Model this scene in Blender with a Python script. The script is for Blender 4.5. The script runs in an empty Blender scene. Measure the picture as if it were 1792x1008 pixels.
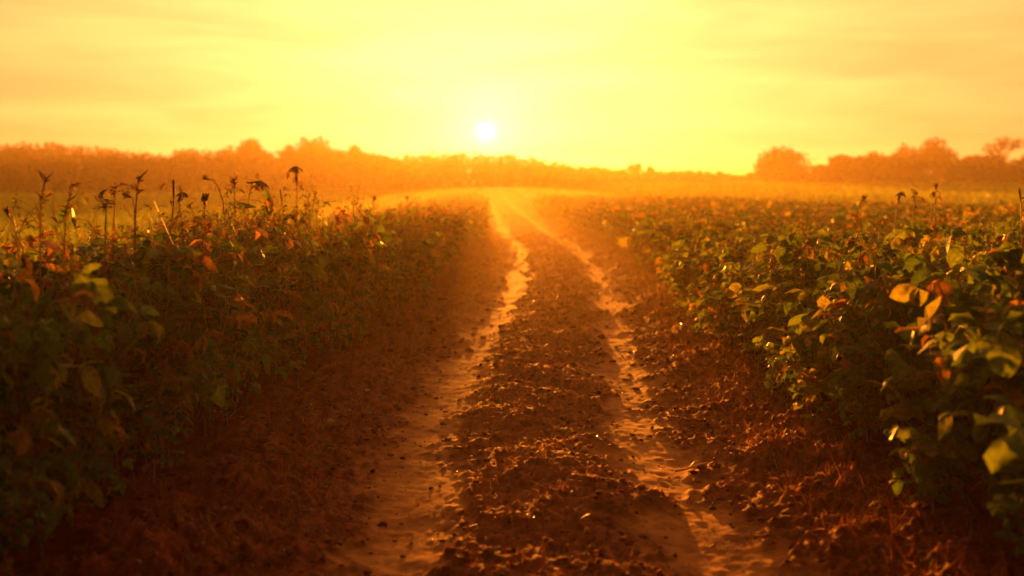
import bpy, math
import numpy as np

rng = np.random.default_rng(7)
SC = bpy.context.scene
COL = SC.collection
H = 1.40            # camera height
F = 1742.0          # focal length in photo pixels (1792 wide)
HY = 320.0          # horizon row in the photo
R = math.radians

def pos(px, py, d):
    """Point seen at photo pixel (px, py) at depth d."""
    return np.array([(px - 896.0) / F * d, d, H - (py - HY) / F * d])

# ------------------------------------------------------------------ noise
def _hash(ix, iy, seed):
    h = (ix.astype(np.int64) * 374761393 + iy.astype(np.int64) * 668265263 + seed * 974634777) & 0xFFFFFFFF
    h = ((h ^ (h >> 13)) * 1274126177) & 0xFFFFFFFF
    h = (h ^ (h >> 16)) & 0xFFFFFFFF
    return h / 4294967295.0

def vnoise(x, y, seed=0):
    ix = np.floor(x); iy = np.floor(y)
    fx = x - ix; fy = y - iy
    fx = fx * fx * (3 - 2 * fx); fy = fy * fy * (3 - 2 * fy)
    a = _hash(ix, iy, seed); b = _hash(ix + 1, iy, seed)
    c = _hash(ix, iy + 1, seed); d = _hash(ix + 1, iy + 1, seed)
    return (a * (1 - fx) + b * fx) * (1 - fy) + (c * (1 - fx) + d * fx) * fy

def fbm(x, y, seed=0, oct=4):
    s = 0; a = 0.5; t = 0
    for k in range(oct):
        s = s + a * vnoise(x * 2 ** k, y * 2 ** k, seed + k * 17); t += a; a *= 0.5
    return s / t - 0.5

def sstep(a, b, x):
    t = np.clip((x - a) / (b - a), 0, 1)
    return t * t * (3 - 2 * t)

# ------------------------------------------------------------------ mesh helpers
def new_mesh(name, V, quads=None, tris=None, attrs=None, smooth=True):
    V = np.asarray(V, np.float32)
    nq = 0 if quads is None else len(quads)
    nt = 0 if tris is None else len(tris)
    loops = []
    if nq: loops.append(np.asarray(quads, np.int32).ravel())
    if nt: loops.append(np.asarray(tris, np.int32).ravel())
    loops = np.concatenate(loops)
    starts = np.concatenate([np.arange(nq, dtype=np.int32) * 4, nq * 4 + np.arange(nt, dtype=np.int32) * 3]).astype(np.int32)
    me = bpy.data.meshes.new(name)
    me.vertices.add(len(V)); me.vertices.foreach_set('co', V.ravel())
    me.loops.add(len(loops)); me.loops.foreach_set('vertex_index', loops)
    me.polygons.add(nq + nt); me.polygons.foreach_set('loop_start', starts)
    me.update(calc_edges=True)
    if smooth:
        me.polygons.foreach_set('use_smooth', np.ones(nq + nt, bool))
    for k, v in (attrs or {}).items():
        at = me.attributes.new(k, 'FLOAT', 'POINT')
        at.data.foreach_set('value', np.asarray(v, np.float32))
    return me

class Geo:
    """Collects vertex blocks with quads, tris and one 'tint' per vertex."""
    def __init__(s): s.V = []; s.Q = []; s.T = []; s.A = []; s.n = 0
    def add(s, V, Q=None, T=None, a=0.5):
        V = np.asarray(V, float).reshape(-1, 3)
        if Q is not None and len(Q): s.Q.append(np.asarray(Q) + s.n)
        if T is not None and len(T): s.T.append(np.asarray(T) + s.n)
        s.A.append(np.full(len(V), a) if np.isscalar(a) else np.asarray(a))
        s.V.append(V); s.n += len(V)
    def arrays(s):
        return (np.concatenate(s.V), np.concatenate(s.Q) if s.Q else None,
                np.concatenate(s.T) if s.T else None, np.concatenate(s.A))
    def mesh(s, name, smooth=True):
        V, Q, T, A = s.arrays()
        return new_mesh(name, V, Q, T, {'tint': A}, smooth)

def link(name, me, mat, parent=None, loc=(0, 0, 0)):
    o = bpy.data.objects.new(name, me); COL.objects.link(o)
    if mat and not len(me.materials): me.materials.append(mat)
    o.location = loc
    if parent: o.parent = parent
    return o

def tag(o, label=None, cat=None, group=None, kind=None):
    if label: o['label'] = label
    if cat: o['category'] = cat
    if group: o['group'] = group
    if kind: o['kind'] = kind
    return o

def empty(name, loc):
    o = bpy.data.objects.new(name, None); COL.objects.link(o)
    o.location = loc; o.empty_display_size = 0.1
    return o

def tube(g, P, r0, r1, a=0.5, n=4):
    P = np.asarray(P, float); m = len(P)
    T = np.gradient(P, axis=0); T /= np.linalg.norm(T, axis=1)[:, None] + 1e-9
    ref = np.array([0.31, 0.87, 0.38])
    S = np.cross(T, ref); S /= np.linalg.norm(S, axis=1)[:, None] + 1e-9
    U = np.cross(T, S)
    rr = np.linspace(r0, r1, m)[:, None]
    ring = []
    for k in range(n):
        t = 2 * math.pi * k / n
        ring.append(P + rr * (math.cos(t) * S + math.sin(t) * U))
    V = np.stack(ring, 1).reshape(-1, 3)
    q = []
    for i in range(m - 1):
        for k in range(n):
            q.append((i * n + k, i * n + (k + 1) % n, (i + 1) * n + (k + 1) % n, (i + 1) * n + k))
    g.add(V, q, None, a)

def norm(a): return a / (np.linalg.norm(a, axis=-1, keepdims=True) + 1e-9)

def leaves(g, P, D, L, W, curl, fold, tint, seg=4, roll=None, rag=0.19, lift=None):
    """N bent, folded ovate leaves. P base, D direction, L length, W width, curl (rad), fold (rad)."""
    N = len(P)
    D = norm(D)
    up = np.tile([0, 0, 1.0], (N, 1)) + rng.normal(0, .25, (N, 3))
    S = norm(np.cross(D, up)); Nn = np.cross(S, D)
    if roll is not None:
        c, s = np.cos(roll)[:, None], np.sin(roll)[:, None]
        S, Nn = c * S + s * Nn, c * Nn - s * S
    t = np.linspace(0, 1, seg + 1)
    w = np.sin(math.pi * t ** 0.72) ** 0.8; w[0] = 0.06; w[-1] = 0.02
    ang = curl[:, None] * t[None]
    f = np.cumsum(np.cos(ang), 1) - np.cos(ang); f = f / seg
    h = -(np.cumsum(np.sin(ang), 1) - np.sin(ang)) / seg
    mid = P[:, None] + L[:, None, None] * (f[..., None] * D[:, None] + h[..., None] * Nn[:, None])
    ln = (np.sin(ang)[..., None] * D[:, None] + np.cos(ang)[..., None] * Nn[:, None])
    out = []
    for sd in (-1, 0, 1):
        if sd == 0: out.append(mid); continue
        jw = w[None] * (1 + rng.normal(0, rag, (N, seg + 1)))
        ww = (W[:, None] * .5 * jw)[..., None]
        ff = fold[:, None] + rng.normal(0, .18, (N, seg + 1))
        out.append(mid + ww * (sd * np.cos(ff)[..., None] * S[:, None] + np.sin(ff)[..., None] * ln))
    V = np.stack(out, 2)                      # N, seg+1, 3, 3
    V = V.reshape(N, -1, 3)
    base = []
    for i in range(seg):
        for k in range(2):
            base.append((i * 3 + k, i * 3 + k + 1, (i + 1) * 3 + k + 1, (i + 1) * 3 + k))
    base = np.array(base)
    m = (seg + 1) * 3
    Q = (base[None] + (np.arange(N) * m)[:, None, None]).reshape(-1, 4)
    g.add(V.reshape(-1, 3), Q, None, np.repeat(tint, m))

# ------------------------------------------------------------------ materials
def mat(name):
    m = bpy.data.materials.new(name); m.use_nodes = True
    nt = m.node_tree; nt.nodes.clear()
    return m, nt, nt.nodes, nt.links

def ramp(nt, stops, interp='LINEAR'):
    r = nt.nodes.new('ShaderNodeValToRGB'); cr = r.color_ramp; cr.interpolation = interp
    while len(cr.elements) > 1: cr.elements.remove(cr.elements[0])
    cr.elements[0].position = stops[0][0]; cr.elements[0].color = (*stops[0][1], 1)
    for p, c in stops[1:]:
        e = cr.elements.new(p); e.color = (*c, 1)
    return r

def leaf_material(name, stops, trans=.45, rough=.42, spec=.5, attr='tint', noise=60.0):
    m, nt, N, L = mat(name)
    at = N.new('ShaderNodeAttribute'); at.attribute_name = attr
    rp = ramp(nt, stops); L.new(at.outputs['Fac'], rp.inputs[0])
    geo = N.new('ShaderNodeNewGeometry')
    nz = N.new('ShaderNodeTexNoise'); nz.inputs['Scale'].default_value = noise; nz.inputs['Detail'].default_value = 3
    L.new(geo.outputs['Position'], nz.inputs['Vector'])
    mr = N.new('ShaderNodeMapRange'); mr.inputs[1].default_value = .3; mr.inputs[2].default_value = .7
    mr.inputs[3].default_value = .6; mr.inputs[4].default_value = 1.35; L.new(nz.outputs['Fac'], mr.inputs[0])
    mx = N.new('ShaderNodeVectorMath'); mx.operation = 'MULTIPLY'
    L.new(rp.outputs[0], mx.inputs[0]); L.new(mr.outputs[0], mx.inputs[1])
    p = N.new('ShaderNodeBsdfPrincipled'); p.inputs['Roughness'].default_value = rough
    p.inputs['Specular IOR Level'].default_value = spec
    L.new(mx.outputs[0], p.inputs['Base Color'])
    t = N.new('ShaderNodeBsdfTranslucent')
    sc = N.new('ShaderNodeVectorMath'); sc.operation = 'MULTIPLY'; sc.inputs[1].default_value = (1.9, 1.9, 1.2)
    L.new(mx.outputs[0], sc.inputs[0]); L.new(sc.outputs[0], t.inputs['Color'])
    ms = N.new('ShaderNodeMixShader'); ms.inputs[0].default_value = trans
    L.new(p.outputs[0], ms.inputs[1]); L.new(t.outputs[0], ms.inputs[2])
    o = N.new('ShaderNodeOutputMaterial'); L.new(ms.outputs[0], o.inputs['Surface'])
    return m

G1, G2, G3 = (.027, .050, .007), (.064, .108, .012), (.15, .185, .020)
YEL, DRY, BRN = (.26, .20, .035), (.30, .13, .035), (.12, .05, .02)
M_leaf = leaf_material('bean_leaf', [(0, G1), (.35, G2), (.66, G3), (.78, YEL), (.90, DRY), (1, BRN)], trans=.48, rough=.5, spec=.32)
M_stem = leaf_material('bean_stem', [(0, (.17, .08, .03)), (.5, (.34, .19, .065)), (1, (.26, .22, .05))], trans=.38, rough=.5)
M_seed = leaf_material('seed_head', [(0, (.09, .04, .015)), (.5, (.26, .13, .045)), (1, (.40, .24, .09))], trans=.34, rough=.5)
M_stalk = leaf_material('stalk_stem', [(0, (.16, .08, .03)), (1, (.36, .20, .08))], trans=.5, rough=.4)
M_weed = leaf_material('dry_weed', [(0, (.07, .014, .005)), (.5, (.18, .040, .011)), (1, (.40, .16, .04))], trans=.3, rough=.5)
M_grass = leaf_material('stubble_grass', [(0, (.07, .11, .010)), (.5, (.15, .19, .016)), (1, (.26, .27, .025))], trans=.5, rough=.5, noise=.6)
M_tree = leaf_material('tree_leaf', [(0, (.02, .035, .012)), (1, (.05, .075, .02))], trans=.04, rough=.7, spec=.2, noise=1.0)
M_bark = leaf_material('tree_bark', [(0, (.04, .025, .015)), (1, (.09, .06, .04))], trans=0, rough=.9, noise=4)

def soil_material(name, track):
    m, nt, N, L = mat(name)
    geo = N.new('ShaderNodeNewGeometry')
    n1 = N.new('ShaderNodeTexNoise'); n1.inputs['Scale'].default_value = 14; n1.inputs['Detail'].default_value = 9; n1.inputs['Roughness'].default_value = .72
    n2 = N.new('ShaderNodeTexNoise'); n2.inputs['Scale'].default_value = 70; n2.inputs['Detail'].default_value = 4
    for n in (n1, n2): L.new(geo.outputs['Position'], n.inputs['Vector'])
    loose = ramp(nt, [(.32, (.07, .009, .003)), (.5, (.21, .026, .007)), (.68, (.38, .056, .015))])
    L.new(n1.outputs['Fac'], loose.inputs[0])
    packed = ramp(nt, [(.30, (.36, .09, .018)), (.46, (.57, .168, .032)), (.7, (.63, .22, .048))])
    L.new(n1.outputs['Fac'], packed.inputs[0])
    at = N.new('ShaderNodeAttribute'); at.attribute_name = 'rut'
    mx = N.new('ShaderNodeMix'); mx.data_type = 'RGBA'
    L.new(at.outputs['Fac'], mx.inputs[0]); L.new(loose.outputs[0], mx.inputs[6]); L.new(packed.outputs[0], mx.inputs[7])
    p = N.new('ShaderNodeBsdfPrincipled')
    L.new(mx.outputs[2], p.inputs['Base Color'])
    rg = N.new('ShaderNodeMapRange'); rg.inputs[3].default_value = .8; rg.inputs[4].default_value = .82
    L.new(at.outputs['Fac'], rg.inputs[0]); L.new(rg.outputs[0], p.inputs['Roughness'])
    p.inputs['Specular IOR Level'].default_value = .12
    bp = N.new('ShaderNodeBump'); bp.inputs['Distance'].default_value = .008
    bs = N.new('ShaderNodeMapRange'); bs.inputs[3].default_value = .8; bs.inputs[4].default_value = .15
    L.new(at.outputs['Fac'], bs.inputs[0]); L.new(bs.outputs[0], bp.inputs['Strength'])
    L.new(n2.outputs['Fac'], bp.inputs['Height']); L.new(bp.outputs[0], p.inputs['Normal'])
    o = N.new('ShaderNodeOutputMaterial'); L.new(p.outputs[0], o.inputs['Surface'])
    return m
M_soil = soil_material('track_soil', True)

def simple(name, c, rough, spec=.5, scale=30):
    m, nt, N, L = mat(name)
    geo = N.new('ShaderNodeNewGeometry')
    n1 = N.new('ShaderNodeTexNoise'); n1.inputs['Scale'].default_value = scale; n1.inputs['Detail'].default_value = 5
    L.new(geo.outputs['Position'], n1.inputs['Vector'])
    rp = ramp(nt, [(.3, tuple(v * .55 for v in c)), (.7, tuple(v * 1.4 for v in c))]); L.new(n1.outputs['Fac'], rp.inputs[0])
    p = N.new('ShaderNodeBsdfPrincipled'); p.inputs['Roughness'].default_value = rough; p.inputs['Specular IOR Level'].default_value = spec
    L.new(rp.outputs[0], p.inputs['Base Color'])
    o = N.new('ShaderNodeOutputMaterial'); L.new(p.outputs[0], o.inputs['Surface'])
    return m
M_field = simple('field_soil', (.20, .17, .03), .9, .2, .4)
M_clod = simple('soil_clod', (.21, .034, .009), .95, .1, 60)
M_peb = simple('pebble', (.22, .10, .04), .13, .8)

# ------------------------------------------------------------------ terrain
TY = np.array([-20, 0, 3.6, 4.3, 6.2, 8.2, 11.2, 13.7, 19, 23, 27.5, 34, 41, 55, 75, 100, 160, 400])
TX = np.array([.2, .2, .18, .17, .14, .27, .52, .66, .80, .72, .46, .2, 0, -.55, -1.1, -1.7, -2.8, -7])
_yy = np.linspace(-20, 400, 8401); _xx = np.interp(_yy, TY, TX)
_k = np.exp(-np.linspace(-2.2, 2.2, 61) ** 2); _k /= _k.sum()
_xx = np.convolve(np.pad(_xx, 30, mode='edge'), _k, 'valid')
def cx(y): return np.interp(y, _yy, _xx)

def base_z(x, y):
    far = sstep(30, 135, y)
    rise = .02 + 1.2 * sstep(-45, 32, x)
    return far * rise + .10

def rut_mask(u, y):
    wob = .10 * fbm(y * .9, y * 0 + 3.3, 5, 3) * 2
    wl = .20 + .13 * fbm(y * 1.6, y * 0, 11, 3) * 2
    wr = .175 + .05 * (1 - sstep(3.5, 7, y)) + .13 * fbm(y * 1.6, y * 0, 23, 3) * 2
    edge = .14 * fbm(u * 7, y * 5, 31, 4) * 2 + .09 * fbm(u * 24, y * 14, 37, 2) * 2
    ml = 1 - sstep(.5, 1.4, (np.abs(u + .62 - wob) + edge) / wl)
    mr = 1 - sstep(.5, 1.4, (np.abs(u - .58 - wob) + edge) / wr)
    return np.maximum(ml, mr) * (1 - .5 * sstep(10, 40, y))

def track_z(x, y):
    u = x - cx(y)
    m = rut_mask(u, y)
    soft = np.exp(-((np.abs(u) - .6) / .3) ** 2)
    au = np.abs(u)
    bank = .08 * sstep(.85, 1.5, au)
    hump = .035 * np.exp(-(u / .33) ** 2)
    rough = (1 - .85 * m)
    cl = .075 * fbm(x * 3.2, y * 3.2, 41, 3) + .036 * fbm(x * 11, y * 11, 43, 3) + .050 * np.abs(fbm(x * 24, y * 24, 47, 3)) + .024 * fbm(x * 48, y * 48, 49, 2)
    z = .02 + bank + hump - .032 * soft - .012 * m + cl * rough * (1.1 + .9 * sstep(.8, 1.3, au))
    z += .01 * fbm(x * 2, y * 2, 51, 2) + m * (.010 * fbm(x * 2.2, y * 1.6, 53, 2) + .010 * np.abs(fbm(x * 20, y * 20, 54, 3)) + .004 * fbm(x * 40, y * 55, 55, 2))
    out = sstep(1.9, 2.5, au)
    b = base_z(x, y)
    fine = np.clip(.78 + 1.5 * fbm(x * 6, y * 9, 57, 4) + .9 * fbm(x * 30, y * 40, 59, 2), 0, 1)
    return (z + b - .10) * (1 - out) + (b - .12) * out, m * (1 - out) * fine

def grid_mesh(name, X, Y, Zf, attr=None):
    XX, YY = np.meshgrid(X, Y) if X.ndim == 1 else (X, Y)
    ny, nx = XX.shape
    Z, A = Zf(XX, YY)
    V = np.stack([XX, YY, Z], -1).reshape(-1, 3)
    i = np.arange(ny - 1)[:, None] * nx + np.arange(nx - 1)[None]
    Q = np.stack([i, i + 1, i + nx + 1, i + nx], -1).reshape(-1, 4)
    return new_mesh(name, V, Q, None, {'rut': A.ravel()})

# ground: one sheet to the horizon, a shallow channel where the track lies
gx = np.concatenate([-np.geomspace(900, 3, 46), np.linspace(-2.8, 2.8, 23), np.geomspace(3, 900, 46)])
gy = np.concatenate([np.linspace(-30, 1, 20), np.geomspace(1.4, 1500, 190)])
def ground_z(x, y):
    u = np.abs(x - cx(y))
    ch = 1 - sstep(1.6, 2.2, u)
    return base_z(x, y) + .03 * fbm(x * .7, y * .7, 61, 3) * (y < 60) - .25 * ch * (y < 230), np.zeros_like(x)
tag(link('ground', grid_mesh('ground', gx, gy, ground_z), M_field), 'yellowish open ground stretching to the far tree line', 'ground', kind='structure')

ty = [-6.0]
while ty[-1] < 225:
    ty.append(ty[-1] + max(.012, .0042 * abs(ty[-1])) if ty[-1] > 2 else ty[-1] + .12)
ty = np.array(ty); tu = np.concatenate([np.linspace(-2.5, -1.52, 40), np.linspace(-1.5, 1.5, 250), np.linspace(1.52, 2.5, 40)])
TUU, TYY = np.meshgrid(tu, ty)
tag(link('dirt_track', grid_mesh('dirt_track', TUU + cx(TYY), TYY, track_z), M_soil),
    'reddish dirt farm track with two pale packed wheel ruts', 'dirt track', kind='structure')

def surf_z(x, y):
    x = np.asarray(x, float); y = np.asarray(y, float)
    u = np.abs(x - cx(y))
    z, _ = track_z(x, y); g, _ = ground_z(x, y)
    return np.maximum(z, g)

# ------------------------------------------------------------------ soil litter
def clods(n, ylo, yhi, smin, smax, seed_off, keep):
    ico_v = np.array([(-1, 1.6, 0), (1, 1.6, 0), (-1, -1.6, 0), (1, -1.6, 0), (0, -1, 1.6), (0, 1, 1.6), (0, -1, -1.6), (0, 1, -1.6), (1.6, 0, -1), (1.6, 0, 1), (-1.6, 0, -1), (-1.6, 0, 1)]) / 1.9
    ico_f = np.array([(0, 11, 5), (0, 5, 1), (0, 1, 7), (0, 7, 10), (0, 10, 11), (1, 5, 9), (5, 11, 4), (11, 10, 2), (10, 7, 6), (7, 1, 8), (3, 9, 4), (3, 4, 2), (3, 2, 6), (3, 6, 8), (3, 8, 9), (4, 9, 5), (2, 4, 11), (6, 2, 10), (8, 6, 7), (9, 8, 1)])
    y = ylo * (yhi / ylo) ** rng.random(n)
    u = rng.uniform(-1.7, 1.7, n)
    m = rut_mask(u, y)
    k = rng.random(n) > m * keep
    y, u = y[k], u[k]; x = u + cx(y); n = len(y)
    s = smin * (smax / smin) ** (rng.random(n) ** 2.6) * np.clip(y / 6, .8, 1.8)
    V = ico_v[None] * (1 + rng.normal(0, .30, (n, 12, 3)))
    sc = np.stack([s * rng.uniform(.8, 1.6, n), s * rng.uniform(.8, 1.6, n), s * rng.uniform(.5, .9, n)], -1)
    V = V * sc[:, None]
    th = rng.uniform(0, 6.28, n); c, sn = np.cos(th)[:, None], np.sin(th)[:, None]
    V = np.stack([V[..., 0] * c - V[..., 1] * sn, V[..., 0] * sn + V[..., 1] * c, V[..., 2]], -1)
    V += np.stack([x, y, surf_z(x, y) + s * .15], -1)[:, None]
    Fq = (ico_f[None] + (np.arange(n) * 12)[:, None, None]).reshape(-1, 3)
    return V.reshape(-1, 3), Fq
V, T = clods(24000, 2.6, 26, .003, .022, 0, .88)
tag(link('soil_clods', new_mesh('soil_clods', V, None, T, smooth=False), M_clod), 'dark loose clods of soil strewn between and beside the ruts', 'clods', kind='stuff')
V, T = clods(1000, 2.8, 22, .004, .011, 0, .3)
tag(link('pebbles', new_mesh('pebbles', V, None, T), M_peb), 'small shiny pebbles glinting along the track', 'pebbles', kind='stuff')

def strands(n, yf, uf, hl, w, name, m, label, cat, lean=.8, tintf=None):
    y = yf(n); u = uf(n); x = u + cx(y); z = surf_z(x, y) - .01
    L = hl[0] * (hl[1] / hl[0]) ** rng.random(n)
    th = rng.uniform(0, 6.28, n); tilt = np.abs(rng.normal(0, lean, n))
    D = np.stack([np.sin(tilt) * np.cos(th), np.sin(tilt) * np.sin(th), np.cos(tilt)], -1)
    B = rng.normal(0, .35, (n, 3)); B[:, 2] -= .25
    S = norm(np.cross(D, rng.normal(0, 1, (n, 3)))) * (w * rng.uniform(.5, 1.5, n) * np.maximum(1, y / 9))[:, None]
    P0 = np.stack([x, y, z], -1)
    rows = []
    for t, ww in ((0, 1), (.5, .8), (1, .15)):
        c = P0 + (D * t + B * t * t)[:] * L[:, None]
        rows += [c - S * ww, c + S * ww]
    V = np.stack(rows, 1).reshape(-1, 3)
    q = np.array([(0, 1, 3, 2), (2, 3, 5, 4)])
    Q = (q[None] + (np.arange(n) * 6)[:, None, None]).reshape(-1, 4)
    t = rng.random(n) if tintf is None else tintf(x, y, rng.random(n))
    tag(link(name, new_mesh(name, V, Q, None, {'tint': np.repeat(t, 6)}), m), label, cat, kind='stuff')

def bank_u(n):
    s = np.where(rng.random(n) < .5, -1, 1)
    return s * (.9 + np.abs(rng.normal(.0, .45, n)) + .1) + .03
strands(46000, lambda n: 2.6 * (34 / 2.6) ** rng.random(n), bank_u, (.02, .085), .0014, 'dry_weeds', M_weed,
        'reddish dry weeds and straw matted along both banks of the track', 'weeds', 1.0)
strands(7000, lambda n: 2.8 * (30 / 2.8) ** rng.random(n), lambda n: rng.normal(-.02, .2, n), (.02, .08), .0014, 'straw_litter', M_weed,
        'bits of straw littering the ridge between the ruts', 'straw', 1.4)

# curled dead leaves fallen on the banks
n = 800
yl = 2.7 * (28 / 2.7) ** rng.random(n); ul = np.where(rng.random(n) < .85, bank_u(n), rng.normal(0, .25, n)); xl = ul + cx(yl)
g = Geo(); a_ = rng.uniform(0, 6.28, n); Ll = rng.uniform(.018, .06, n)
leaves(g, np.stack([xl, yl, surf_z(xl, yl) + .006], -1), np.stack([np.cos(a_), np.sin(a_), rng.normal(.1, .3, n)], -1), Ll, Ll * rng.uniform(.4, .7, n),
       rng.normal(.8, .9, n), rng.normal(.5, .5, n), np.clip(rng.normal(.95, .05, n), .8, 1), 3)
tag(link('leaf_litter', g.mesh('leaf_litter'), M_leaf), 'curled brown dead leaves scattered over the banks of the track', 'leaf litter', kind='stuff')

# mown grass field beyond the crop
n = 105000
gy_ = 7.5 * (158 / 7.5) ** rng.random(n)
gx_ = rng.uniform(-.68, .68, n) * gy_
uu_ = gx_ - cx(gy_)
k = np.where(gy_ < 22, uu_ < -3.9, np.abs(uu_) > 3.0)
gx_, gy_ = gx_[k], gy_[k]
def grass_tint(x, y, r): return np.clip(.35 + 1.2 * fbm(x * .02, y * .09, 71, 3) + .35 * r, 0, 1)
n = len(gx_)
hgt = np.where(gy_ > 60, .34, .26)
def _ground_strands():
    L = hgt * rng.uniform(.5, 1.2, n)
    th = rng.uniform(0, 6.28, n); tilt = np.abs(rng.normal(0, .3, n))
    D = np.stack([np.sin(tilt) * np.cos(th), np.sin(tilt) * np.sin(th), np.cos(tilt)], -1)
    yaw = rng.normal(0, .6, n)
    S = np.stack([np.cos(yaw), np.sin(yaw), 0 * yaw], -1) * (.012 * np.maximum(gy_, 9) / 12 * rng.uniform(.5, 1.3, n))[:, None]
    z, _ = ground_z(gx_, gy_)
    P0 = np.stack([gx_, gy_, z - .02], -1)
    V = np.stack([P0 - S, P0 + S, P0 + D * L[:, None] + S * .4, P0 + D * L[:, None] - S * .4], 1).reshape(-1, 3)
    Q = np.arange(n * 4).reshape(-1, 4)
    me = new_mesh('meadow_grass', V, Q, None, {'tint': np.repeat(grass_tint(gx_, gy_, rng.random(n)), 4)})
    tag(link('meadow_grass', me, M_grass), 'sunlit yellow-green grass field beyond the bean crop', 'grass', kind='stuff')
_ground_strands()

# ------------------------------------------------------------------ bean plants
def tint_rand(n, dry=.22, yel=.10, lo=0, hi=.68):
    r = rng.random(n)
    t = rng.uniform(lo, hi, n)
    t = np.where(r < yel, rng.uniform(.70, .82, n), t)
    return np.where(r > 1 - dry, rng.uniform(.86, 1, n), t)

def plant_geo(Hp, Rp, nb, npet, seg, size, lod=0, dry=.2, flank=0):
    """One bushy bean plant: returns (stem Geo, leaf Geo)."""
    st, lf = Geo(), Geo()
    lines = []
    k = 7
    t = np.linspace(0, 1, k)
    lean = rng.normal(0, .06, 2)
    main = np.stack([lean[0] * t ** 2 + rng.normal(0, .01, k), lean[1] * t ** 2 + rng.normal(0, .01, k), t * Hp * .93 - .03], -1)
    lines.append((main, .006))
    for b in range(nb):
        z0 = Hp * rng.uniform(.08, .55)
        a = 2 * math.pi * (b + rng.random() * .7) / nb
        Lb = Hp * rng.uniform(.4, .65)
        out = Rp * rng.uniform(.6, 1.15)
        tb = np.linspace(0, 1, 6)
        p = np.stack([np.cos(a) * out * tb ** .8, np.sin(a) * out * tb ** .8, z0 + Lb * tb ** 1.3 - .12 * Lb * tb ** 4], -1)
        p[:, :2] += main[np.searchsorted(t, min(.9, z0 / Hp))][:2]
        p[:, 2] = np.minimum(p[:, 2], Hp * 1.0)
        p += rng.normal(0, .012, p.shape)
        lines.append((p, .0042))
    P, D, tz = [], [], []
    for p, r in lines:
        if lod == 0: tube(st, p, r, r * .45, rng.random())
        elif lod == 1: tube(st, p[::2], r * 1.2, r * .6, rng.random(), 3)
        m = len(p)
        nn = npet if r > .005 else max(3, int(npet * .6))
        for j in range(nn):
            s = (.22 if r > .005 else .15) + (.80) * (j + rng.random()) / nn
            s = min(s, 1.0)
            i = s * (m - 1); i0 = min(int(i), m - 2); q = p[i0] + (p[i0 + 1] - p[i0]) * (i - i0)
            a = rng.uniform(0, 6.28)
            rise = rng.uniform(-.15, .75)
            d = np.array([math.cos(a), math.sin(a), rise]); d /= np.linalg.norm(d)
            lp = rng.uniform(.06, .17)
            e = q + d * lp + np.array([0, 0, -.02])
            if lod == 0:
                tube(st, [q, q + d * lp * .55 + np.array([0, 0, .012]), e], .0019, .0013, rng.random(), 3)
            P.append(e); D.append(d); tz.append(q[2] / Hp)
    P, D = np.array(P), np.array(D)
    n = len(P)
    d2 = D.copy(); d2[:, 2] = 0; d2 = norm(d2)
    side = np.stack([-d2[:, 1], d2[:, 0], 0 * d2[:, 0]], -1)
    PP, DD, LL, WW, CC, FF, TT, RR = [], [], [], [], [], [], [], []
    tint = tint_rand(n, dry, .10, *((.22, .74) if flank > 0 else (0, .68)))
    slim = .78 if flank < 0 else 1.0
    nl = 3 if lod < 2 else 2
    for q in range(nl):
        sgn = (0, 1, -1)[q]
        droop = rng.normal(-.5, .65, n)
        dd = d2 * (1 if sgn == 0 else .35) + side * sgn * .9
        dd[:, 2] = droop
        Ls = size * np.clip(np.exp(rng.normal(-.05, .36, n)), .4, 1.6)
        dry = tint > .85
        PP.append(P + (d2 * .012 if sgn == 0 else 0)); DD.append(dd); LL.append(Ls)
        WW.append(Ls * np.where(dry, rng.uniform(.35, .6, n), rng.uniform(.50, .82, n) * slim))
        CC.append(np.where(dry, rng.normal(1.7, .9, n), rng.normal(.65, .6, n)))
        FF.append(np.where(dry, rng.normal(.9, .4, n), rng.normal(.25, .38, n)))
        TT.append(np.clip(tint + rng.normal(0, .03, n), 0, 1)); RR.append(rng.normal(0, .5, n))
    c = np.concatenate
    leaves(lf, c(PP), c(DD), c(LL), c(WW), c(CC), c(FF), c(TT), seg, c(RR))
    # thin shoots standing above the canopy, each tipped with small curled leaves
    for j in range((13 if flank < 0 else 5) if lod == 0 else (3 if lod == 1 else 2)):
        p, r_ = lines[rng.integers(len(lines))]
        q = p[-1]; d = norm(np.array([rng.normal(0, .3), rng.normal(0, .3), 1.0])); ls = rng.uniform(.05, .19 if flank < 0 else .14)
        bend = np.array([rng.normal(0, .03), rng.normal(0, .03), 0])
        C = np.array([q - d * .05, q + d * ls * .5, q + d * ls + bend])
        if lod < 2: tube(st, C, .0022, .0014, .5 + .5 * rng.random(), 3)
        m_ = (9, 6, 3)[lod]
        ts = rng.uniform(.3, 1, m_)[:, None]
        B = C[0] + (C[2] - C[0]) * ts
        a_ = rng.uniform(0, 6.28, m_)
        DD_ = np.stack([np.cos(a_), np.sin(a_), rng.uniform(-.6, 1.0, m_)], -1)
        Lz = rng.uniform(.018, .05, m_) * (1, 1.2, 1.7)[lod]
        leaves(lf, B, DD_, Lz, Lz * rng.uniform(.3, .6, m_), rng.normal(.6, .8, m_), rng.normal(.4, .4, m_), np.clip(rng.normal(.82, .12, m_), 0, 1), 2)
    # short pods hanging in clusters from the main stem
    if lod == 0:
        for j in range(10):
            i = rng.integers(1, k - 1); q = main[i]
            a = rng.uniform(0, 6.28); d = np.array([math.cos(a), math.sin(a), -.9])
            tube(st, [q, q + d * .02, q + d * .05 + np.array([0, 0, -.004])], .004, .0015, .1 + .5 * rng.random(), 4)
    return st, lf

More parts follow.
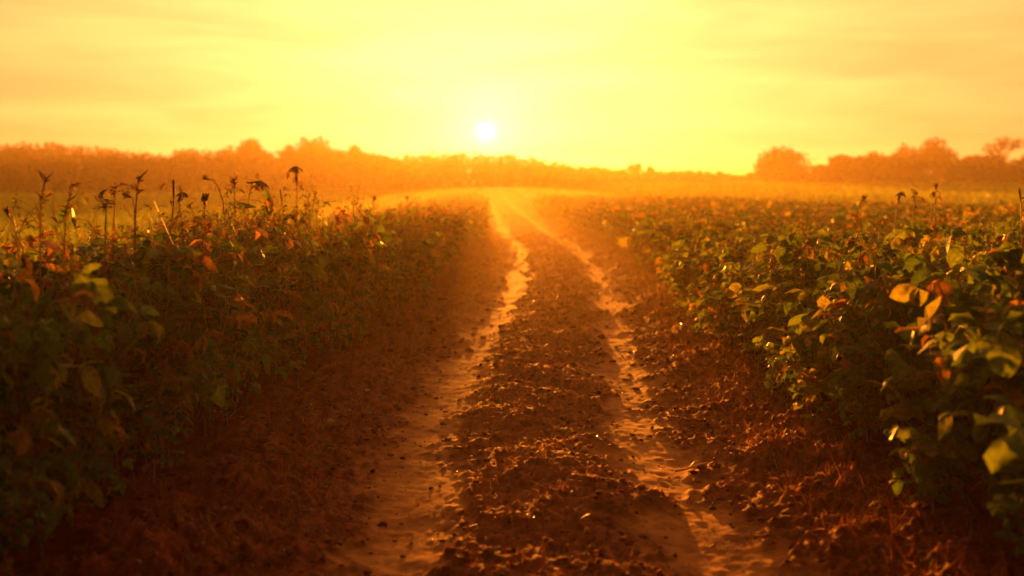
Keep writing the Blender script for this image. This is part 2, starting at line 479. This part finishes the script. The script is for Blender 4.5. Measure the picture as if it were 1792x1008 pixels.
NV = 10
near_var = []
for i in range(NV):
    st, lf = plant_geo(1.0, .27, 6, 17, 4, (.098 if i % 2 else .080) if i < 5 else (.088 if i % 2 else .074), 0, .10 if i < 5 else .24, 1 if i < 5 else -1)
    near_var.append((st.mesh('bean_stem'), lf.mesh('bean_foliage')))
for a, b in near_var: a.materials.append(M_stem); b.materials.append(M_leaf)

def crop_height(side, x, y):
    if side < 0: h = np.interp(y, [0, 4, 5.5, 8, 12, 20, 40], [1.15, 1.15, 1.08, .98, .85, .74, .66])
    else: h = np.interp(y, [0, 3.5, 4.4, 5.5, 9, 14, 30, 60], [1.06, 1.08, 1.04, .95, .88, .80, .72, .66])
    return h * (1 + .36 * fbm(x * .7, y * .7, 81, 2))

pl = []
for side in (-1, 1):
    y = 1.2
    edge_n = {}
    rows = 5 if side < 0 else 64
    for r_ in range(rows):
        u0 = (1.62 if side < 0 else 1.66) + r_ * .44
        yy = 1.4 + rng.random() * .3
        ymax = 62 if side < 0 else max(20, 52 - u0 * 1.4)
        while yy < ymax:
            sp = .36 if yy < 12 else .42
            near = 1 - sstep(5.0, 9.0, np.array(yy))
            uu = u0 + (.22 * near if side < 0 else 0.0) + rng.normal(0, .07) - (.12 if yy > 10 else 0) + (.34 * math.exp(-((yy - 17) / 7) ** 2) if side < 0 else 0)
            X = float(cx(yy)) + side * uu
            if abs(X) < .62 * yy + 1.8:
                pl.append((side, r_, X, yy))
            yy += sp * rng.uniform(.75, 1.25)
# low straggling plants leaning out of the front rows
for side in (-1, 1):
    yy = 3.1
    while yy < (13 if side > 0 else 8):
        pl.append((side, -1, float(cx(yy)) + side * (rng.uniform(1.36, 1.6) + (.30 * (1 - float(sstep(4.5, 8.5, np.array(yy)))) if side < 0 else .02)), yy))
        yy += rng.uniform(.25, .75)
# taller bushes under the seed stalks
for px_, d_ in ((250, 4.9), (292, 5.1), (345, 5.6), (398, 6.2), (432, 6.6), (466, 6.9), (500, 7.3), (528, 7.9)):
    pl.append((-1, -2, (px_ - 896) / F * d_, d_))
pl = np.array(pl)
hts = np.array([float(crop_height(s, x, y)) for s, r, x, y in pl]) * rng.uniform(.78, 1.12, len(pl)) * np.where((pl[:, 0] < 0) & (pl[:, 1] > 2), .9, 1)
hts = np.where((pl[:, 0] > 0) & (pl[:, 3] < 7), np.clip(hts, .86, 1.10), hts)
hts = np.where(pl[:, 1] == -1, rng.uniform(.36, .58, len(pl)), hts)
hts = np.where(pl[:, 1] == -2, rng.uniform(1.02, 1.13, len(pl)), hts)
# which plants show largest: near, inside the frame
dist = pl[:, 3].copy()
inframe = (np.abs(pl[:, 2]) < .514 * pl[:, 3] + .30) & (pl[:, 3] > 2.3)
front = pl[:, 1]
score = np.where(inframe, dist * (1 + .10 * np.maximum(front, 0)), 1e6)
score = np.where(front == -2, 0, score)
ind = set()
for s in (-1, 1):
    idx = np.where(pl[:, 0] == s)[0]
    ind |= set(idx[np.argsort(score[idx])[:148]].tolist())

def label_for(s, r, x, y):
    where = 'left' if s < 0 else 'right'
    if r == -2: return 'tall bushy bean plant standing up among the dry seed stalks'
    if r == -1: return f"low straggling bean plant leaning out of the {'left' if s < 0 else 'right'} front row, {'near the bend' if y > 8 else 'near the twig'}"
    row = 'edging' if r < 1 else ('one row back from' if r < 2 else 'well back from')
    dist = 'near the bend' if y > 8 else ('near the twig' if y > 4 else 'nearest the viewer')
    if s < 0: return f'leafy bean plant {row} the left side of the track, {dist}'
    return f'broad-leaved bean plant {row} the right side of the track, {dist}'

nplant = 0
lod1 = [plant_geo(1.0, .27, 5, 10, 3, .108, 1, .12) for _ in range(6)]
lod2 = [plant_geo(1.0, .28, 4, 7, 2, .135, 2, .12) for _ in range(6)]
stuff = Geo()
lod1 = [(a.arrays(), b.arrays()) for a, b in lod1]
lod2 = [b.arrays() for a, b in lod2]
def put(arr, x, y, z, h, wd, a, off=0.0):
    V, Q, T, A = arr
    c, s = math.cos(a), math.sin(a)
    W = np.stack([(V[:, 0] * c - V[:, 1] * s) * wd + x, (V[:, 0] * s + V[:, 1] * c) * wd + y, V[:, 2] * h + z], -1)
    return W, Q, T, A
stem_stuff = Geo()
for i, (s, r, x, y) in enumerate(pl):
    z = float(surf_z(x, y)); h = hts[i]; a = rng.uniform(0, 6.28); wd = rng.uniform(.92, 1.2)
    if i in ind:
        root = empty('bean_plant', (x, y, z - .01))
        root.rotation_euler = (rng.normal(0, .05), rng.normal(0, .05), a)
        root.scale = (wd, wd, h) if r != -1 else (h * 1.25, h * 1.25, h)
        st, lf = near_var[rng.integers(5) + (5 if s < 0 else 0)]
        link('stem', st, None, root); link('foliage', lf, None, root)
        tag(root, label_for(s, int(r), x, y), 'bean plant', 'bean plants left of the track' if s < 0 else 'bean plants right of the track')
        nplant += 1
    elif y < 15:
        (sa, la) = lod1[rng.integers(6)]
        stuff.add(*put(la, x, y, z, h, wd, a)); 
    else:
        stuff.add(*put(lod2[rng.integers(6)], x, y, z, h, wd * 1.1, a))
tag(link('bean_crop', stuff.mesh('bean_crop'), M_leaf), 'green bean crop filling the rows behind the nearest plants', 'crop', kind='stuff')

# ------------------------------------------------------------------ tall seed stalks over the crop
def curve_pts(P, n=10):
    P = np.array(P, float)
    if len(P) == 2: return np.linspace(P[0], P[1], n)
    s = np.linspace(0, 1, len(P)); t = np.linspace(0, 1, n)
    out = np.stack([np.interp(t, s, P[:, k]) for k in range(3)], -1)
    for _ in range(2):
        o2 = out.copy(); o2[1:-1] = (out[:-2] + 2 * out[1:-1] + out[2:]) / 4; out = o2
    return out

def stalk(pts, d, head, label, hw=1.0, leafy=None):
    """pts: photo pixels from the tip downwards; d: depth."""
    hw = hw * d / 4.8; ks = d / 4.8
    P = [pos(px, py, d + .03 * math.sin(i * 1.7)) for i, (px, py) in enumerate(pts)]
    foot = np.array([P[-1][0] + rng.normal(0, .03), d + .05, 0.0]); foot[2] = float(surf_z(foot[0], foot[1])) - .02
    P = P + [(P[-1] * .5 + foot * .5) + np.array([rng.normal(0, .02), 0, 0]), foot]
    root = empty('seed_stalk', foot)
    C = curve_pts(P[::-1], 18) - foot
    g = Geo(); tube(g, C, .0046 * ks ** .6, .0024 * ks ** .6, .55, 5)
    link('stem', g.mesh('stalk_stem'), M_stalk, root)
    # side twigs carrying small curled leaves
    for b_ in range(int(rng.integers(2, 5))):
        g = Geo()
        j = int(rng.integers(8, 16)); q = C[j]
        a_ = rng.uniform(0, 6.28); d_ = norm(np.array([math.cos(a_), math.sin(a_) * .6, rng.uniform(.2, 1.1)])); ll = rng.uniform(.025, .07) * ks
        e_ = q + d_ * ll; m_ = q + d_ * ll * .55 + np.array([0, 0, .008])
        tube(g, [q, m_, e_], .0018 * ks ** .6, .0012 * ks ** .6, .8, 3)
        k_ = int(rng.integers(2, 5)); aa = rng.uniform(0, 6.28, k_)
        Dk = np.stack([np.cos(aa), np.sin(aa), rng.uniform(-1.2, .6, k_)], -1); Lk = rng.uniform(.016, .042, k_) * ks
        leaves(g, np.repeat(e_[None], k_, 0), Dk, Lk, Lk * .5, rng.normal(.8, .6, k_), rng.normal(.4, .3, k_), rng.random(k_) * .8, 3)
        link('side_twig', g.mesh('side_twig'), M_seed, root)
    g = Geo(); tip = C[-1]; axis = norm(C[-1] - C[-3])
    if head == 'spike':
        n = int(95 * hw / ks); t = rng.random(n); ln = .19 * hw
        sl = np.concatenate([[0], np.cumsum(np.linalg.norm(np.diff(C[::-1], axis=0), axis=1))])
        base = np.stack([np.interp(t * ln, sl, C[::-1][:, k]) for k in range(3)], -1)
        a = rng.uniform(0, 6.28, n)
        D = np.stack([np.cos(a), np.sin(a), rng.uniform(-.2, 1.2, n)], -1)
        Lf = rng.uniform(.012, .026, n) * (.6 + .6 * t) * ks
        leaves(g, base, D, Lf, Lf * .45, rng.normal(.6, .5, n), rng.normal(.4, .3, n), rng.random(n) ** .8, 2)
        for q in range(10):
            j = rng.integers(n); tube(g, [base[j], base[j] + D[j] * .018, base[j] + D[j] * .03], .0045, .002, .15, 4)
    elif head == 'bud':
        n = 16; a = rng.uniform(0, 6.28, n)
        D = np.stack([np.cos(a) * .7, np.sin(a) * .7, rng.uniform(-.4, .8, n)], -1) + axis * .8
        Lf = rng.uniform(.022, .042, n) * hw
        leaves(g, np.repeat(tip[None], n, 0) - axis * .01 * rng.random((n, 1)), D, Lf, Lf * .5, rng.normal(-.9, .4, n), rng.normal(.5, .2, n), rng.random(n) * .5, 3)
        tube(g, [tip - axis * .02, tip, tip + axis * .02 * hw], .007 * hw, .003 * hw, .1, 6)
    elif head == 'droop':
        n = 9; a = np.arange(n) / n * 6.28 + rng.normal(0, .2, n)
        D = np.stack([np.cos(a), np.sin(a), np.full(n, -.35)], -1)
        Lf = rng.uniform(.055, .10, n) * hw
        leaves(g, np.repeat(tip[None], n, 0), D, Lf, Lf * .42, rng.normal(1.0, .3, n), rng.normal(-.5, .2, n), rng.random(n) * .35, 4)
        n = 10; dz = rng.random(n)[:, None] * .10 * hw
        D = np.stack([rng.normal(0, .3, n), rng.normal(0, .3, n), -np.ones(n)], -1)
        Lf = rng.uniform(.04, .07, n) * hw
        leaves(g, tip - axis * dz, D, Lf, Lf * .4, rng.normal(.1, .3, n), rng.normal(.5, .3, n), rng.random(n) * .35, 3)
        tube(g, [tip - axis * .12 * hw, tip], .005, .010 * hw, .1, 6)
    elif head == 'pod':
        tube(g, [tip - axis * .07 * hw, tip - axis * .035 * hw, tip, tip + axis * .012], .006, .0075, .2, 6)
        n = 8; a = rng.uniform(0, 6.28, n)
        D = np.stack([np.cos(a) * .5, np.sin(a) * .5, np.ones(n)], -1)
        Lf = rng.uniform(.012, .03, n)
        leaves(g, np.repeat(tip[None], n, 0), D, Lf, Lf * .5, rng.normal(-.4, .4, n), rng.normal(.4, .2, n), rng.random(n), 2)
    link('seed_head', g.mesh('seed_head'), M_seed, root)
    if leafy:
        g = Geo()
        for (px, py, wpx, ang, tilt) in leafy:
            q = pos(px, py, d) - foot
            Lf = np.array([wpx / F * d])
            D = np.array([[math.cos(ang), rng.normal(0, .2), math.sin(ang)]])
            leaves(g, q[None], D, Lf, Lf * .62, np.array([tilt]), np.array([-.5]), np.array([rng.uniform(.05, .95)]), 5, np.array([rng.normal(.0, .2)]))
            qs = q - np.array([0, 0, .0])
            j = np.argmin(np.linalg.norm(C - qs, axis=1)); tube(g, [C[j], (C[j] + qs) / 2 + np.array([0, 0, .01]), qs], .002, .0015, .1, 3)
        link('leaf', g.mesh('stalk_leaf'), M_leaf, root)
    tag(root, label, 'seed stalk', 'dry seed stalks standing above the crop')
    return root

stalk([(80, 306), (76, 330), (70, 370), (70, 440)], 4.3, 'spike', 'tall straight stalk with feathery seed spike, far left above the crop')
stalk([(125, 318), (122, 345), (114, 375), (112, 440)], 4.4, 'spike', 'feathery stalk with a drooping dry leaf under its spike', 1.0, [(126, 362, 42, -1.3, .4), (120, 366, 40, -1.9, .5)])
stalk([(12, 372), (22, 390), (38, 420), (42, 450)], 4.2, 'bud', 'bent stalk with dark bud leaning in at the left frame edge')
stalk([(174, 338), (184, 352), (186, 375), (182, 450)], 4.3, 'spike', 'short stalk leaning towards the left with a small curved spike', .55)
stalk([(202, 318), (200, 345), (200, 375), (196, 440)], 5.2, 'spike', 'pale fuzzy blurred spike standing behind the nearer stalks', .6)
stalk([(247, 306), (242, 322), (238, 350), (235, 430)], 4.6, 'spike', 'stalk with split pale plume between fuzzy spike and pod stalk', .55)
stalk([(222, 344), (232, 345), (236, 365), (236, 440)], 4.5, 'bud', 'small hooked sprig curling towards the left beneath the split plume', .8)
stalk([(304, 320), (304, 345), (303, 365), (296, 430)], 5.3, 'pod', 'straight stiff stalk topped by a slim upright pod')
stalk([(318, 336), (312, 350), (316, 372), (322, 430)], 5.4, 'droop', 'crooked stalk with folded drooping leaves beside the slim pod', .5)
stalk([(358, 352), (358, 372), (357, 400), (356, 450)], 5.8, 'bud', 'short lone stalk with a plump dark diamond bud', 1.3)
stalk([(360, 313), (374, 314), (386, 335), (392, 362), (396, 430)], 5.9, 'bud', 'arching hooked stalk with nodding bud pointing left', .8)
stalk([(410, 312), (410, 335), (411, 365), (414, 440)], 6.4, 'spike', 'long upright stalk carrying a broad flat dark leaf', .35, [(404, 358, 30, -.3, .5), (412, 353, 38, -.1, .5), (408, 357, 34, 3.6, .9)])
stalk([(458, 318), (445, 318), (436, 335), (433, 365), (434, 440)], 7.0, 'droop', 'hooked stalk bearing a large dark wilted leaf cluster', .75, [(462, 330, 30, -.9, .9), (470, 345, 34, -1.5, .7), (478, 352, 28, -2.1, .8), (464, 356, 36, -1.2, .9)])
stalk([(491, 336), (493, 350), (496, 370), (497, 430)], 7.4, 'pod', 'thin stalk with small upright pod next to the wilted cluster', .8)
stalk([(518, 291), (519, 312), (519, 345), (521, 430)], 7.9, 'droop', 'tallest thin stalk with drooping star-shaped head', .62, [(512, 368, 40, -1.2, .6), (526, 366, 40, -1.9, .6)])
stalk([(655, 350), (655, 364), (654, 395)], 13.5, 'bud', 'small blurred stalk poking up midway along the left crop edge', .7)
stalk([(713, 349), (713, 362), (712, 395)], 17.0, 'bud', 'tiny blurred stalk nearest the track on the left crop', .6)
stalk([(1576, 336), (1572, 350), (1568, 372), (1564, 430)], 8.0, 'droop', 'dark drooping stalk, first of those below the right-hand trees', .5)
stalk([(1601, 332), (1600, 350), (1598, 375), (1596, 430)], 8.2, 'spike', 'pale slim spike standing against the field below the right-hand trees', .6)
stalk([(1638, 327), (1636, 342), (1636, 372), (1634, 430)], 8.0, 'bud', 'short stalk with thin tip above a dark bud on the right', .75)
stalk([(1784, 334), (1786, 350), (1788, 375), (1788, 430)], 7.0, 'pod', 'dark upright stalk at the right frame edge', .8)
stalk([(1512, 348), (1506, 355), (1504, 372), (1504, 430)], 8.5, 'bud', 'small hooked stalk left of the drooping one on the right crop', .6)

# ------------------------------------------------------------------ a pale twig lying beside the right rut
g = Geo()
p0 = pos(1180, 833, 1); p1 = pos(1232, 822, 1)
q0 = np.array([(1180 - 896) / F * 4.72, 4.72]); q1 = np.array([(1236 - 896) / F * 4.82, 4.82])
tw = np.linspace(0, 1, 7)[:, None]
xy = q0 * (1 - tw) + q1 * tw + np.stack([.006 * np.sin(tw[:, 0] * 9), .008 * np.cos(tw[:, 0] * 7)], -1)
zz = surf_z(xy[:, 0], xy[:, 1]).max() + .008 + .012 * tw[:, 0]
tube(g, np.concatenate([xy, zz[:, None]], 1), .007, .003, .95, 6)
tube(g, [np.append(xy[3], zz[3]), np.append(xy[3] + [.03, .03], zz[3] + .02), np.append(xy[3] + [.05, .05], zz[3] + .022)], .004, .002, .9, 5)
tag(link('fallen_twig', g.mesh('fallen_twig'), M_seed), 'pale forked twig lying on the soil beside the right rut', 'twig')

# ------------------------------------------------------------------ trees
def crown_geo(g, lobes, n, size, hole=0.0):
    """Leaf clumps through the volume of several ellipsoidal lobes (cx, cy, cz, rx, ry, rz)."""
    lobes = np.array(lobes, float)
    vol = lobes[:, 3] * lobes[:, 4] * lobes[:, 5]; pr = vol ** .8 / (vol ** .8).sum()
    li = rng.choice(len(lobes), n, p=pr)
    v = norm(rng.normal(0, 1, (n, 3))); rad = rng.random(n) ** .42
    lump = 1 + .24 * (vnoise(v[:, 0] * 3.1 + li * 7, v[:, 2] * 3.1 + v[:, 1] * 2.3, 91) - .5) * 2
    P = lobes[li, :3] + v * (rad * lump)[:, None] * lobes[li, 3:]
    if hole:
        k = vnoise(P[:, 0] * .9 + 50, P[:, 2] * .9 + P[:, 1] * .5 + 50, 97) > hole
        P, v, li = P[k], v[k], li[k]; n = len(P)
    L = size * rng.uniform(.5, 1.3, n)
    D = norm(v * .7 + rng.normal(0, .7, (n, 3)))
    leaves(g, P, D, L, L * .8, rng.normal(.3, .4, n), rng.normal(.2, .3, n), np.clip(rng.random(n) * .6 + .4 * (li % 3) / 2, 0, 1), 2, rag=.3)

def trunk_geo(g, Ht, r, forks, lobes):
    k = 6; t = np.linspace(0, 1, k)
    p = np.stack([.12 * np.sin(t * 3) * r * 3, .1 * np.sin(t * 2) * r * 3, t * Ht * .62 - .3], -1)
    tube(g, p, r, r * .5, .3, 7)
    for L_ in lobes:
        q = p[rng.integers(2, k)]
        e = np.array(L_[:3], float)
        m = (q + e) / 2 + np.array([0, 0, .1])
        tube(g, [q, m, e, e + (e - m) * .35], r * .42, r * .10, .5, 5)

def make_tree(name, px, top, base_py, wpx, d, style, label, group):
    b = pos(px, base_py, d); Ht = (base_py - top) / F * d; W = wpx / F * d
    z = float(ground_z(np.array(b[0]), np.array(b[1]))[0]); Ht = b[2] + Ht - z
    root = empty(name, (b[0], b[1], z))
    lobes = []
    if style == 'dome':
        lobes = [(0, 0, Ht * .36, W * .46, W * .46, Ht * .56), (0, 0, Ht * .26, W * .50, W * .46, Ht * .36), (-.03 * W, .2, Ht * .60, W * .34, W * .34, Ht * .38)]
        n, size, hole = 5200, .46, 0
    elif style == 'open':
        for j in range(8):
            a = 6.28 * j / 8 + rng.random()
            lobes.append((math.cos(a) * W * .33, math.sin(a) * W * .28, Ht * rng.uniform(.58, .88), W * .19, W * .18, Ht * .10))
        lobes.append((0, 0, Ht * .92, W * .22, W * .2, Ht * .08))
        n, size, hole = 1300, .32, .28
    else:
        for j in range(7):
            a = rng.uniform(0, 6.28); rr = W * rng.uniform(.05, .30); zz = rng.uniform(.3, .8)
            lobes.append((math.cos(a) * rr, math.sin(a) * rr, Ht * zz, W * rng.uniform(.16, .27), W * .22, Ht * rng.uniform(.14, .22)))
        lobes.append((W * rng.uniform(-.08, .08), 0, Ht * .82, W * .2, W * .2, Ht * .18))
        lobes.append((0, 0, Ht * .30, W * .54, W * .36, Ht * .36))
        n, size, hole = 5200, .44, .04
    g = Geo(); crown_geo(g, lobes, n, size, hole)
    link('crown', g.mesh('crown'), M_tree, root)
    g = Geo(); trunk_geo(g, Ht, max(.12, W * .035), 4, lobes[:7])
    link('trunk', g.mesh('trunk'), M_bark, root)
    tag(root, label, 'tree', group)
    return root

GR = 'trees along the right edge of the field'
make_tree('domed_tree', 1370, 257, 321, 116, 128, 'dome', 'lone dome-shaped tree standing apart left of the tree group', GR)
make_tree('low_bush_tree', 1436, 291, 321, 34, 132, 'lob', 'small low tree in the gap beside the domed tree', GR)
make_tree('broadleaf_tree', 1478, 272, 321, 92, 127, 'lob', 'low flat-topped tree, first of the group beyond the gap', GR)
make_tree('broadleaf_tree', 1528, 268, 321, 84, 130, 'lob', 'medium bushy tree second in the right-hand group', GR)
make_tree('broadleaf_tree', 1578, 256, 321, 82, 128, 'lob', 'medium tree with ragged top just left of the tallest tree', GR)
make_tree('broadleaf_tree', 1638, 243, 321, 112, 127, 'lob', 'tallest broad tree with peaked crown in the right-hand group', GR)
make_tree('broadleaf_tree', 1702, 272, 321, 92, 130, 'lob', 'low rounded tree between the tallest tree and the open-crowned one', GR)
make_tree('open_crowned_tree', 1756, 240, 321, 70, 128, 'open', 'thin tree with see-through open crown rising over the group', GR)
make_tree('broadleaf_tree', 1748, 276, 321, 90, 126, 'lob', 'low tree at the foot of the open-crowned tree', GR)
make_tree('broadleaf_tree', 1800, 272, 321, 92, 128, 'lob', 'bushy tree cut by the right frame edge', GR)
make_tree('broadleaf_tree', 1872, 262, 321, 104, 128, 'lob', 'bushy tree beyond the frame edge', GR)

GL = 'tree crowns standing above the left wood'
make_tree('broadleaf_tree', 440, 244, 338, 60, 118, 'lob', 'broad crown rising from the middle of the left wood', GL)
make_tree('broadleaf_tree', 505, 256, 337, 56, 119, 'lob', 'lower crown between the two raised crowns of the left wood', GL)
make_tree('broadleaf_tree', 556, 242, 337, 84, 121, 'lob', 'widest raised crown of the left wood, nearest the sun', GL)
make_tree('broadleaf_tree', 622, 255, 336, 62, 124, 'lob', 'flat-topped crown where the left wood steps down', GL)
make_tree('open_crowned_tree', 1110, 281, 318, 24, 160, 'open', 'small distant tree with thin trunk on the far ridge', 'small trees on the far ridge')
make_tree('broadleaf_tree', 1138, 293, 318, 18, 162, 'lob', 'tiny round tree right of the thin ridge tree', 'small trees on the far ridge')

def wood(name, prof, d0, base_py, xs, per, size, label, tw):
    g = Geo(); px = xs[0]
    prof = np.array(prof, float)
    while px < xs[1]:
        for dep in (0, 4, 9):
            d = d0 + dep + rng.uniform(-2, 2)
            top = np.interp(px, prof[:, 0], prof[:, 1]) + rng.uniform(-3, 5) + (2.5 if dep == 0 else 0)
            b = pos(px + rng.normal(0, 5), base_py, d)
            z = float(ground_z(np.array(b[0]), np.array(b[1]))[0])
            zt = H - (top - HY) / F * d
            Ht = zt - z; W = tw * rng.uniform(.65, 1.6)
            gg = Geo()
            lob = [(0, 0, Ht * .78, W * .36, W * .36, Ht * .21), (rng.normal(0, W * .2), 0, Ht * .52, W * .46, W * .4, Ht * .3), (0, 0, Ht * .24, W * .52, W * .4, Ht * .25)]
            crown_geo(gg, lob, per, size)
            tube(gg, [(0, 0, -.2), (.1, 0, Ht * .4), (.05, 0, Ht * .75)], .2, .08, .1, 5)
            V, Q, T, A = gg.arrays(); V = V + [b[0], b[1], z]
            g.add(V, Q, T, A)
        px += tw / d0 * F * .42
    tag(link(name, g.mesh(name), M_tree), label, 'wood', kind='stuff')

wood('left_woodland'.replace('left_', 'dense_'), [(-200, 250), (0, 253), (60, 250), (110, 255), (160, 258), (200, 263), (250, 267), (300, 269), (330, 263), (400, 259), (440, 256), (480, 266), (540, 262), (580, 258), (610, 262), (650, 270), (680, 276), (720, 275), (780, 280)],
     119, 338, (-160, 690), 520, .48, 'dense dark wood forming the long tree line on the left', 3.2)
wood('ridge_woodland', [(560, 276), (670, 274), (740, 270), (800, 268), (880, 269), (930, 275), (960, 287), (1050, 291), (1075, 299), (1130, 301), (1250, 304), (1400, 307), (1900, 306)],
     160, 322, (600, 1900), 300, .62, 'pale hazy wooded ridge on the horizon beneath the sun', 4.6)

# ------------------------------------------------------------------ haze
HB = (-930, 930, -40, 1520, -2.2, 7.9)
v = [(x, y, z) for x in HB[:2] for y in HB[2:4] for z in HB[4:]]
q = [(0, 1, 3, 2), (4, 6, 7, 5), (0, 4, 5, 1), (2, 3, 7, 6), (0, 2, 6, 4), (1, 5, 7, 3)]
m, nt, N, L = mat('haze_air')
pv = N.new('ShaderNodeVolumePrincipled')
pv.inputs['Color'].default_value = (1.0, .76, .36, 1)
pv.inputs['Density'].default_value = .00115
pv.inputs['Anisotropy'].default_value = .67
o = N.new('ShaderNodeOutputMaterial'); L.new(pv.outputs[0], o.inputs['Volume'])
tag(link('haze', new_mesh('haze', v, q, smooth=False), m), 'golden dusty haze hanging over the whole field', 'haze', kind='stuff')

# dust raised along the far half of the track: a low flat cloud lying below eye level
th = np.linspace(0, math.pi, 17); ph = np.linspace(0, 2 * math.pi, 33)[:-1]
TT, PP = np.meshgrid(th[1:-1], ph, indexing='ij')
v = np.stack([np.sin(TT) * np.cos(PP), np.sin(TT) * np.sin(PP), np.cos(TT)], -1).reshape(-1, 3)
v = np.concatenate([v, [[0, 0, 1], [0, 0, -1]]]) * [6.5, 34.0, 1.0] + [-.3, 41.0, .25]
q = [(i * 32 + j, (i + 1) * 32 + j, (i + 1) * 32 + (j + 1) % 32, i * 32 + (j + 1) % 32) for i in range(14) for j in range(32)]
t_ = [(480, j, (j + 1) % 32) for j in range(32)] + [(481, 14 * 32 + (j + 1) % 32, 14 * 32 + j) for j in range(32)]
m, nt, N, L = mat('dust_air')
pv = N.new('ShaderNodeVolumePrincipled'); pv.inputs['Color'].default_value = (1.0, .76, .36, 1)
pv.inputs['Density'].default_value = .0027; pv.inputs['Anisotropy'].default_value = .67
o = N.new('ShaderNodeOutputMaterial'); L.new(pv.outputs[0], o.inputs['Volume'])
tag(link('dust', new_mesh('dust', v, q, t_, smooth=False), m), 'low golden dust lingering over the far half of the track', 'dust', kind='stuff')

# ------------------------------------------------------------------ sun, sky
EXPO = 1.55
SUN = norm(np.array([(850 - 896) / F, 1.0, (HY - 230) / F]))
el = math.asin(SUN[2]); az = math.atan2(SUN[0], SUN[1])
ld = bpy.data.lights.new('sun_lamp', 'SUN'); ld.energy = 5.0; ld.angle = R(1.5); ld.color = (1.0, .285, .016)
lo = bpy.data.objects.new('sun_lamp', ld); COL.objects.link(lo)
from mathutils import Vector
lo.rotation_euler = Vector(SUN.tolist()).to_track_quat('Z', 'Y').to_euler()
lo.location = (0, 60, 30)

w = bpy.data.worlds.new('World'); SC.world = w; w.use_nodes = True
nt = w.node_tree; N, L = nt.nodes, nt.links; N.clear()
sky = N.new('ShaderNodeTexSky'); sky.sky_type = 'NISHITA'; sky.sun_disc = False
sky.sun_elevation = el; sky.sun_rotation = az; sky.dust_density = 6; sky.air_density = 1.2; sky.ozone_density = 1
tc = N.new('ShaderNodeTexCoord')
dot = N.new('ShaderNodeVectorMath'); dot.operation = 'DOT_PRODUCT'
L.new(tc.outputs['Generated'], dot.inputs[0]); dot.inputs[1].default_value = SUN.tolist()
ac = N.new('ShaderNodeMath'); ac.operation = 'ARCCOSINE'; L.new(dot.outputs['Value'], ac.inputs[0])
def math_(op, a, b=None, c=None):
    n_ = N.new('ShaderNodeMath'); n_.operation = op
    for i, x in enumerate((a, b, c)):
        if x is None: continue
        if isinstance(x, (int, float)): n_.inputs[i].default_value = x
        else: L.new(x, n_.inputs[i])
    return n_.outputs[0]
def gauss(sig_deg, power=2.0):
    s = math_('DIVIDE', ac.outputs[0], R(sig_deg))
    s = math_('POWER', s, power)
    return math_('POWER', math.e, math_('MULTIPLY', s, -1.0))
def scaled(val, col):
    n_ = N.new('ShaderNodeVectorMath'); n_.operation = 'SCALE'; n_.inputs[0].default_value = col
    L.new(val, n_.inputs['Scale']); return n_.outputs[0]
def vadd(a, b):
    n_ = N.new('ShaderNodeVectorMath'); n_.operation = 'ADD'; L.new(a, n_.inputs[0]); L.new(b, n_.inputs[1]); return n_.outputs[0]
# thin streaks of cloud
mp = N.new('ShaderNodeMapping'); mp.inputs['Scale'].default_value = (2.2, 2.2, 15); mp.inputs['Rotation'].default_value = (R(3), R(4), 0)
L.new(tc.outputs['Generated'], mp.inputs[0])
cn = N.new('ShaderNodeTexNoise'); cn.inputs['Scale'].default_value = 2.2; cn.inputs['Detail'].default_value = 5; cn.inputs['Distortion'].default_value = .5
L.new(mp.outputs[0], cn.inputs['Vector'])
cm = N.new('ShaderNodeMapRange'); cm.inputs[1].default_value = .35; cm.inputs[2].default_value = .75; cm.inputs[3].default_value = .95; cm.inputs[4].default_value = 1.32
L.new(cn.outputs['Fac'], cm.inputs[0])
tint = N.new('ShaderNodeVectorMath'); tint.operation = 'MULTIPLY'; tint.inputs[1].default_value = (.025, .0185, .0105)
L.new(sky.outputs[0], tint.inputs[0])
glow = vadd(scaled(gauss(54, 1.7), (.36, .194, .052)), scaled(gauss(13, 1.5), (.55, .046, .075)))
tot = vadd(tint.outputs[0], glow)
cl = N.new('ShaderNodeVectorMath'); cl.operation = 'SCALE'; L.new(tot, cl.inputs[0]); L.new(cm.outputs[0], cl.inputs['Scale'])
disc = vadd(scaled(gauss(.40, 2), (.45, .45, .46)), scaled(gauss(1.7, 1.1), (.14, .12, .17)))
fin = vadd(cl.outputs[0], disc)
bg = N.new('ShaderNodeBackground'); bg.inputs['Strength'].default_value = 1.0; L.new(fin, bg.inputs['Color'])
wo = N.new('ShaderNodeOutputWorld'); L.new(bg.outputs[0], wo.inputs['Surface'])

# ------------------------------------------------------------------ camera, render
cd = bpy.data.cameras.new('camera'); cam = bpy.data.objects.new('camera', cd); COL.objects.link(cam)
cam.location = (0, 0, H); cam.rotation_euler = (R(90), 0, 0)
cd.sensor_width = 36; cd.lens = 36 * F / 1792; cd.shift_y = -(504 - HY) / 1792
cd.clip_end = 6000; cd.clip_start = .05
cd.dof.use_dof = True; cd.dof.focus_distance = 5.6; cd.dof.aperture_fstop = 1.3
SC.camera = cam
SC.view_settings.view_transform = 'Standard'; SC.view_settings.look = 'None'
SC.view_settings.exposure = EXPO; SC.view_settings.gamma = 1
cy = SC.cycles
cy.max_bounces = 6; cy.diffuse_bounces = 3; cy.glossy_bounces = 2; cy.transmission_bounces = 4; cy.volume_bounces = 1
cy.sample_clamp_indirect = 6; cy.use_denoising = True
print('plants', nplant, 'of', len(pl), 'stuff verts', stuff.n)
